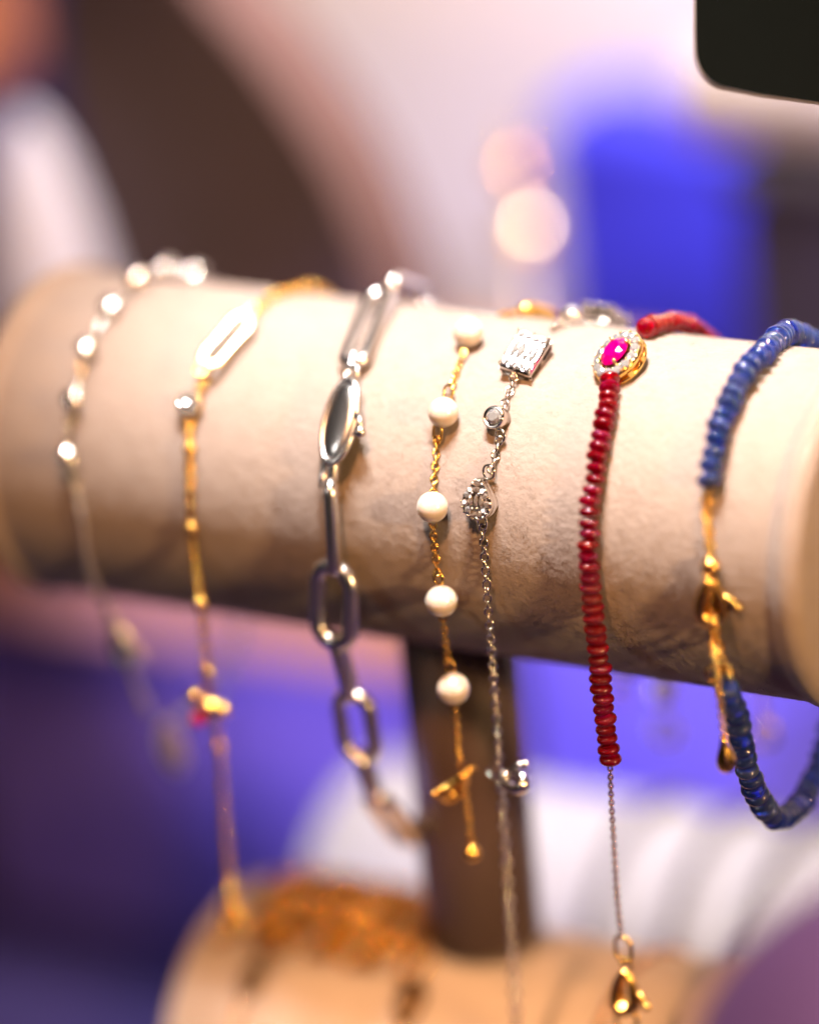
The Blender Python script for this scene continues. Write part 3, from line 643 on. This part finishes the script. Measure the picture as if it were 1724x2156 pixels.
# =================================================================== silver disc bracelet (closed loop)
t = thing('silver_disc_bracelet', 'silver bracelet of mirror-bright round discs on the far end of the bar', 'bracelet', (-.050, -.024, -.05))
dmn = mesh('disc', *lathe([(.15*MM, -.75*MM), (1.2*MM, -.72*MM), (1.6*MM, -.25*MM), (1.65*MM, .2*MM), (1.45*MM, .55*MM), (.8*MM, .8*MM), (.2*MM, .92*MM)], 24), M['silver'])
loop = [S(150, 958, 1.0*MM), S(149, 890, 1.0*MM), S(166, 818, 1.0*MM), S(200, 712, 1.0*MM), S(262, 622, 1.0*MM)] + [ang(-.0505, a, 1.0*MM) for a in (100, 118, 136, 154, 175)] + [np.array([-.0505, .0262, -.012])]
sp = spline(loop)
for i, (p, d_) in enumerate(walk(sp, 4.1*MM)):
    n = radial(p)
    if i % 2 == 0: hv = nrm(nrm(CP - p) + nrm(np.array([.01, -.045, .40]) - p)); put('disc', dmn, t, frame(p + n*1.0*MM, nrm(hv + n*.30 + d_*.32*math.sin(i*2.1) + np.array([.25*math.cos(i*1.7), 0, 0])), (1, 0, 0)))
    else: put('link', link_mesh(5.4, 1.7, .45, 'silver'), t, frame(p + n*.4*MM, d_, nrm(np.cross(d_, n) + n*.5)))
lowp = [S(150, 985, .6*MM), S(172, 1085, .5*MM), PX(203, 1195, -.0505), PX(232, 1290, -.0505), PX(262, 1350, -.0505), PX(290, 1440, -.0505), PX(318, 1505, -.0505)]
for q in lowp[2:]:
    rr = math.hypot(q[1], q[2])
    if rr < R + .8*MM: q[1] *= (R + .8*MM)/rr; q[2] *= (R + .8*MM)/rr
chain(t, spline(lowp), 'steel', 2.0, 1.5, .45)
lobster(t, frame(lowp[4], nrm(lowp[3] - lowp[5]), (1, -.4, 0)), 'steel', 8.0, 5.2)
pl = [(.02, -5.2), (.9, -4.2), (1.55, -2.2), (1.75, 0), (1.5, 2.2), (.8, 4.2), (.03, 5.2)]
p0 = PX(363, 1572, -.0505)
put('tag', mesh('tag', *[(lambda vf: ([(p[0], p[1]*.35, p[2]) for p in vf[0]], vf[1]))(lathe([(r*MM*1.3, z*MM*1.1) for r, z in pl], 20))][0], mat('mother of pearl tag', (.80, .76, .82), .3, 0.25)), t, frame(p0, (.05, -.25, 1), (1, .2, 0)))
rest = [p0 + [0, .002, .004], np.array([-.0505, .010, -.046]), np.array([-.0505, .021, -.034]), np.array([-.0505, .0265, -.018])]
chain(t, spline(rest), 'steel', 2.0, 1.5, .45)
put('disc', dmn, t, frame(np.array([-.0505, .0268, -.0165]), (.4, -.5, .5)))

# =================================================================== things on the lower bar
def LB(X, a, off): q = ang(X, a, off); return q + [0, 0, LBZ]
def lower_bracelet(X, label, m, Ln, W, wire, front_len, back_len, drop_r=None, dm_=None, wob=0.0):
    t = thing('chain_bracelet', label, 'bracelet', (X, -.026, LBZ - .03), 'chain bracelets on the lower bar')
    pts = [LB(X, 0, wire*MM) + [0, 0, -front_len]] + [LB(X + wob*math.sin(a*.05), a, wire*MM*1.0) for a in range(0, 181, 12)] + [LB(X, 180, wire*MM) + [0, 0, -back_len]]
    chain(t, spline(pts, 4), m, Ln, W, wire)
    if drop_r: 
        a = dm_
        F = frame(LB(X + .0005, a, drop_r*.5*MM), radial(ang(0, a, 0)) if a > 0 else (0, -1, 0))
        put('shadow_drop', mesh('shadow_drop', *[(lambda vf: ([(p[0], p[1]*1.7, p[2]*.5) for p in vf[0]], vf[1]))(sphere(drop_r*MM, 16, 10))][0], M['shade']), t, F)  # dark drop shape in place of a shadow cast on the lower bar
    return t
lower_bracelet(-.034, 'dark gold chain with a small dark drop standing in for a shadow at the far end of the lower bar', 'rosechain', 1.9, 1.5, .5, .02, .02, 1.9, 52)
lower_bracelet(-.006, 'fine gold chain with a dark oval standing in for a shadow at the middle of the lower bar', 'gold', 1.6, 1.3, .4, .02, .02, 2.4, 55)
lower_bracelet(.026, 'gold chain with a dark oval standing in for a shadow near the post side of the lower bar', 'rosechain', 1.8, 1.5, .45, .02, .02, 2.0, 50)
# heaped gold chain
t = thing('gold_chain', 'heap of gold chain lying on top of the lower bar', 'chain', LB(-.03, 90, 0))
hp = []
for k in range(64):
    u = k/63; X = -.040 + .030*u + .004*math.sin(k*1.9); a = 92 + 30*math.sin(k*2.37) ; hp.append(LB(X, a, (1.2 + 1.6*abs(math.sin(k*1.3)))*MM))
chain(t, spline(hp, 4), 'oldgold', 2.4, 1.9, .65)

# =================================================================== white bar stand behind
t = thing('white_display_bar', 'white suede display bar standing behind the dark brown post', 'display stand', (0.10, .12, CZ))
wb0 = DZ(1150, 1965, .775)
WZ = wb0[2]; WY = wb0[1]
xl = V(760, 1800, WY)[0]; xr = V(1900, 2050, WY)[0]
put('bar', mesh('bar', *bar_mesh(xl, xr, .026, .5*MM), M['palegrey']), t, Matrix.Translation((0, WY, WZ)))
put('base', mesh('base', *moved(rbox(.09, .04, .02, .002), ((xl+xr)/2, WY, CZ + .0101)), M['palegrey'], False), t)
put('post', mesh('post', *moved(lathe([(.008, CZ + .02), (.008, WZ - .020)], 24), ((xl+xr)/2, WY, 0)), M['palegrey']), t)
for i, (px, lab) in enumerate(((1235, 'blurred grey chain bracelet on the white bar, nearest the brown post'), (1400, 'blurred grey chain bracelet in the middle of the white bar'), (1560, 'blurred grey chain bracelet on the white bar, farthest from the brown post'))):
    X = V(px, 1800, WY - .02)[0]
    tt = thing('chain_bracelet', lab, 'bracelet', (X, WY - .027, WZ - .03), 'chain bracelets on the white bar')
    pts = [np.array([X, WY - .0275, WZ - .03])] + [np.array([X, WY - .0272*math.cos(math.radians(a)), WZ + .0272*math.sin(math.radians(a))]) for a in range(0, 181, 15)]
    chain(tt, spline(pts, 4), 'gunmetal', 3.2, 2.8, 1.0)

# =================================================================== riser with the brown bust board
YR = .10
t = thing('riser', 'low riser with a tan suede top slab and violet velvet front behind the bar', 'riser', (-.12, .2, CZ))
zs0 = V(420, 1390, YR)[2]; zs1 = zs0 + .022
x0, x1 = V(-260, 1300, YR)[0], V(862, 1360, YR)[0]
put('top_slab', mesh('top_slab', *moved(rbox(x1 - x0, .12, zs1 - zs0, .003), ((x0+x1)/2, YR + .06, (zs0+zs1)/2)), M['tan'], False), t)
put('front_panel', mesh('front_panel', *moved(rbox(x1 - x0 - .01, .10, zs0 - CZ - .002, .002), ((x0+x1)/2, YR + .065, (zs0 + CZ)/2)), M['violet'], False), t)
YB = .125
def extrude(pts, y0, y1):
    n = len(pts); v = [(p[0], y0, p[2]) for p in pts] + [(p[0], y1, p[2]) for p in pts]
    return v, [tuple(range(n)), tuple(reversed(range(n, 2*n)))] + [(k, n+k, n+(k+1) % n, (k+1) % n) for k in range(n)]
t = thing('necklace_bust', 'tall dark brown velvet necklace bust board with a dusty pink edge', 'bust', (V(500, 600, YB)[0], YB, zs1))
edge_px = [(905, 900), (880, 700), (838, 560), (782, 420), (706, 280), (600, 130), (500, 10), (430, -80), (300, -180), (140, -120), (110, 0), (130, 200), (170, 420), (190, 700), (180, 900)]
ep = [V(x - (60 if x > 400 else 0), y, YB) for x, y in edge_px]; ep[0][2] = zs1 + .0005; ep[-1][2] = zs1 + .0005
ep = [ep[0]] + spline(ep[1:-1], 5) + [ep[-1]]
v, f = extrude(ep, YB, YB + .020)
me = mesh('board', v, f, M['brown'], False); me.materials.append(M['pinkedge'])
for p in me.polygons:
    if p.index >= 2: p.material_index = 1
put('board', me, t)
# =================================================================== pale dome at the far left
t = thing('pale_bust', 'pale lilac-white rounded bust at the far left behind the bar', 'bust', DZ(60, 560, .80))
q = V(40, 640, YB - .02); zt = V(60, 270, YB - .02)[2]; hh = zt - zs1
prof = [(r_*.45, z_*hh) for r_, z_ in ((.034, 0), (.033, .1), (.031, .3), (.0275, .5), (.0215, .72), (.014, .88), (.006, .97), (.0007, 1))]
put('body', mesh('body', *lathe(prof, 40), M['lilac']), t, Matrix.Translation((V(60, 560, YB - .02)[0] - .002, YB - .012, zs1 + .0004)))
put('foot', mesh('foot', *lathe([(.0165, 0), (.0165, .003)], 40), M['white']), t, Matrix.Translation((V(60, 560, YB - .02)[0] - .002, YB - .012, zs1 + .0003)))

# =================================================================== right side background
YBL = .25
bx0 = V(1140, 500, YBL)[0]; bz1 = V(1350, 262, YBL)[2]; bx1 = bx0 + .16
t = thing('blue_plinth', 'tall saturated blue velvet plinth behind the right half of the bar', 'plinth', (bx0 + .08, YBL + .04, CZ))
put('body', mesh('body', *moved(rbox(bx1 - bx0, .03, bz1 - CZ - .001, .003), ((bx0+bx1)/2, YBL + .015, (bz1 + CZ)/2)), M['blue'], False), t)
put('plinth_foot', mesh('plinth_foot', *moved(rbox(bx1 - bx0 + .006, .036, .012, .002), ((bx0+bx1)/2, YBL + .015, CZ + .0062)), M['blue'], False), t)
zt_ = max(V(1130, 1360, .127)[2], V(1668, 1440, .127)[2]) + .012; xa, xb = V(1075, 1450, .127)[0], V(1860, 1600, .127)[0]
t = thing('blue_block', 'low violet-blue velvet block below the bar, right of the brown post', 'block', ((xa+xb)/2, .14, CZ))
put('body', mesh('body', *moved(rbox(xb - xa, .03, zt_ - CZ - .001, .002), ((xa+xb)/2, .142, (zt_ + CZ)/2)), M['periwinkle'], False), t)
put('trim', mesh('trim', *moved(rbox(xb - xa + .003, .033, .006, .0015), ((xa+xb)/2, .142, CZ + .0032)), M['navy'], False), t)
# dark box and grey bar in front of the plinth
YD = .175
dx0 = V(1545, 560, YD)[0]; dzt = V(1640, 425, YD)[2]
t = thing('dark_box', 'near-black velvet box under the grey display roll at the right', 'box', (dx0 + .05, YD + .02, CZ))
put('body', mesh('body', *moved(rbox(.10, .04, dzt - CZ - .001, .003), (dx0 + .05, YD + .02, (dzt + CZ)/2)), M['dark'], False), t)
put('lid', mesh('lid', *moved(rbox(.104, .044, .006, .002), (dx0 + .05, YD + .02, dzt + .0035)), M['dark'], False), t)
rr = .009
t = thing('grey_display_roll', 'grey suede display roll lying on the dark box at the right', 'display roll', (dx0 + .05, YD + .01, dzt + .008))
put('roll', mesh('roll', *[( [(p[0], p[1]*1.0, p[2]) for p in vf[0]], vf[1]) for vf in [bar_mesh(V(1400, 330, YD)[0], dx0 + .1, rr, .3*MM, 2.5*MM)]][0], M['grey']), t, Matrix.Translation((0, YD + .012, dzt + .0072 + rr)))
# gold pendants in front of the plinth edge
t = thing('gold_earring', 'out-of-focus warm gold earring discs beside the blue plinth', 'earring', DZ(1095, 600, .81))
for (x, y, r_, mm_) in ((1080, 352, .0030, 'peachgold'), (1108, 482, .0042, 'satingold')):
    put('disc', mesh('disc', *lathe([(.0002, -.0006), (r_*.9, -.0006), (r_, 0), (r_*.9, .0006), (.0002, .0009)], 24), M[mm_]), t, frame(DZ(x, y, .81), -CV*.6 + np.array([0, -.2, .6])))
put('hook', mesh('hook', *tube([DZ(1085, 250, .815), DZ(1082, 300, .81), DZ(1090, 400, .81), DZ(1105, 440, .81)], .0005, 6), M['gold']), t)
put('stem', mesh('stem', *tube([DZ(1108, 500, .812), DZ(1112, 640, .812), PZ(1180, 2000, CZ)*0 + np.append(DZ(1112, 640, .812)[:2], CZ + .002)], .0012, 8), M['white']), t)
# black panel with rounded corner, upper right
YK = S(1650, 720)[1] + .012
def px_panel(pts, Y, th): return extrude([V(x, y, Y) for x, y in pts], Y, Y + th)
cor = [(1466, -200), (1465, 60)] + [(1466 + 74 - 74*math.cos(a), 105 + 78*math.sin(a)) for a in [math.radians(k) for k in range(5, 90, 8)]] + [(1600, 197), (1760, 219), (1900, 238), (1900, -200)]
t = thing('black_panel', 'black rounded-corner panel with pale rim in the upper right corner', 'panel', V(1700, 100, YK))
put('screen', mesh('screen', *px_panel(cor[::-1], YK - .0006, .0016), M['black'], False), t)
rimp = [(x - 6 if x < 1600 else x, y + 7 if y > 60 else y) for x, y in cor]
put('rim', mesh('rim', *px_panel(rimp[::-1], YK + .0010, .0040), M['rim'], False), t)
# violet cushion in front, lower right
t = thing('violet_cushion', 'violet velvet cushion at the lower right in front of the stand', 'cushion', PZ(1800, 2500, CZ))
cc = DZ(1965, 2320, .53)
cv = sphere(.0305, 32, 20, .9)
put('body', mesh('body', *cv, M['plum']), t, Matrix.Translation(cc))
put('piping', mesh('piping', *tube([cc + np.array([.0307*math.cos(a), .0307*math.sin(a), 0]) for a in np.linspace(0, 2*math.pi, 40, endpoint=False)], .0012, 8, True), M['navy']), t)
put('foot', mesh('foot', *lathe([(.02, CZ + .0005), (.02, cc[2] - .026)], 24), M['navy']), t, Matrix.Translation((cc[0], cc[1], 0)))
# terracotta box far left
t = thing('terracotta_box', 'terracotta suede box at the far upper left', 'box', DZ(-30, 30, .88))
q = DZ(-150, 10, .88)
put('body', mesh('body', *moved(rbox(.028, .03, .03, .002), q), M['terracotta'], False), t)
put('stand', mesh('stand', *moved(rbox(.02, .02, q[2] - .0152 - CZ, .001), (q[0], q[1], (q[2] - .0152 + CZ)/2)), M['navy'], False), t)
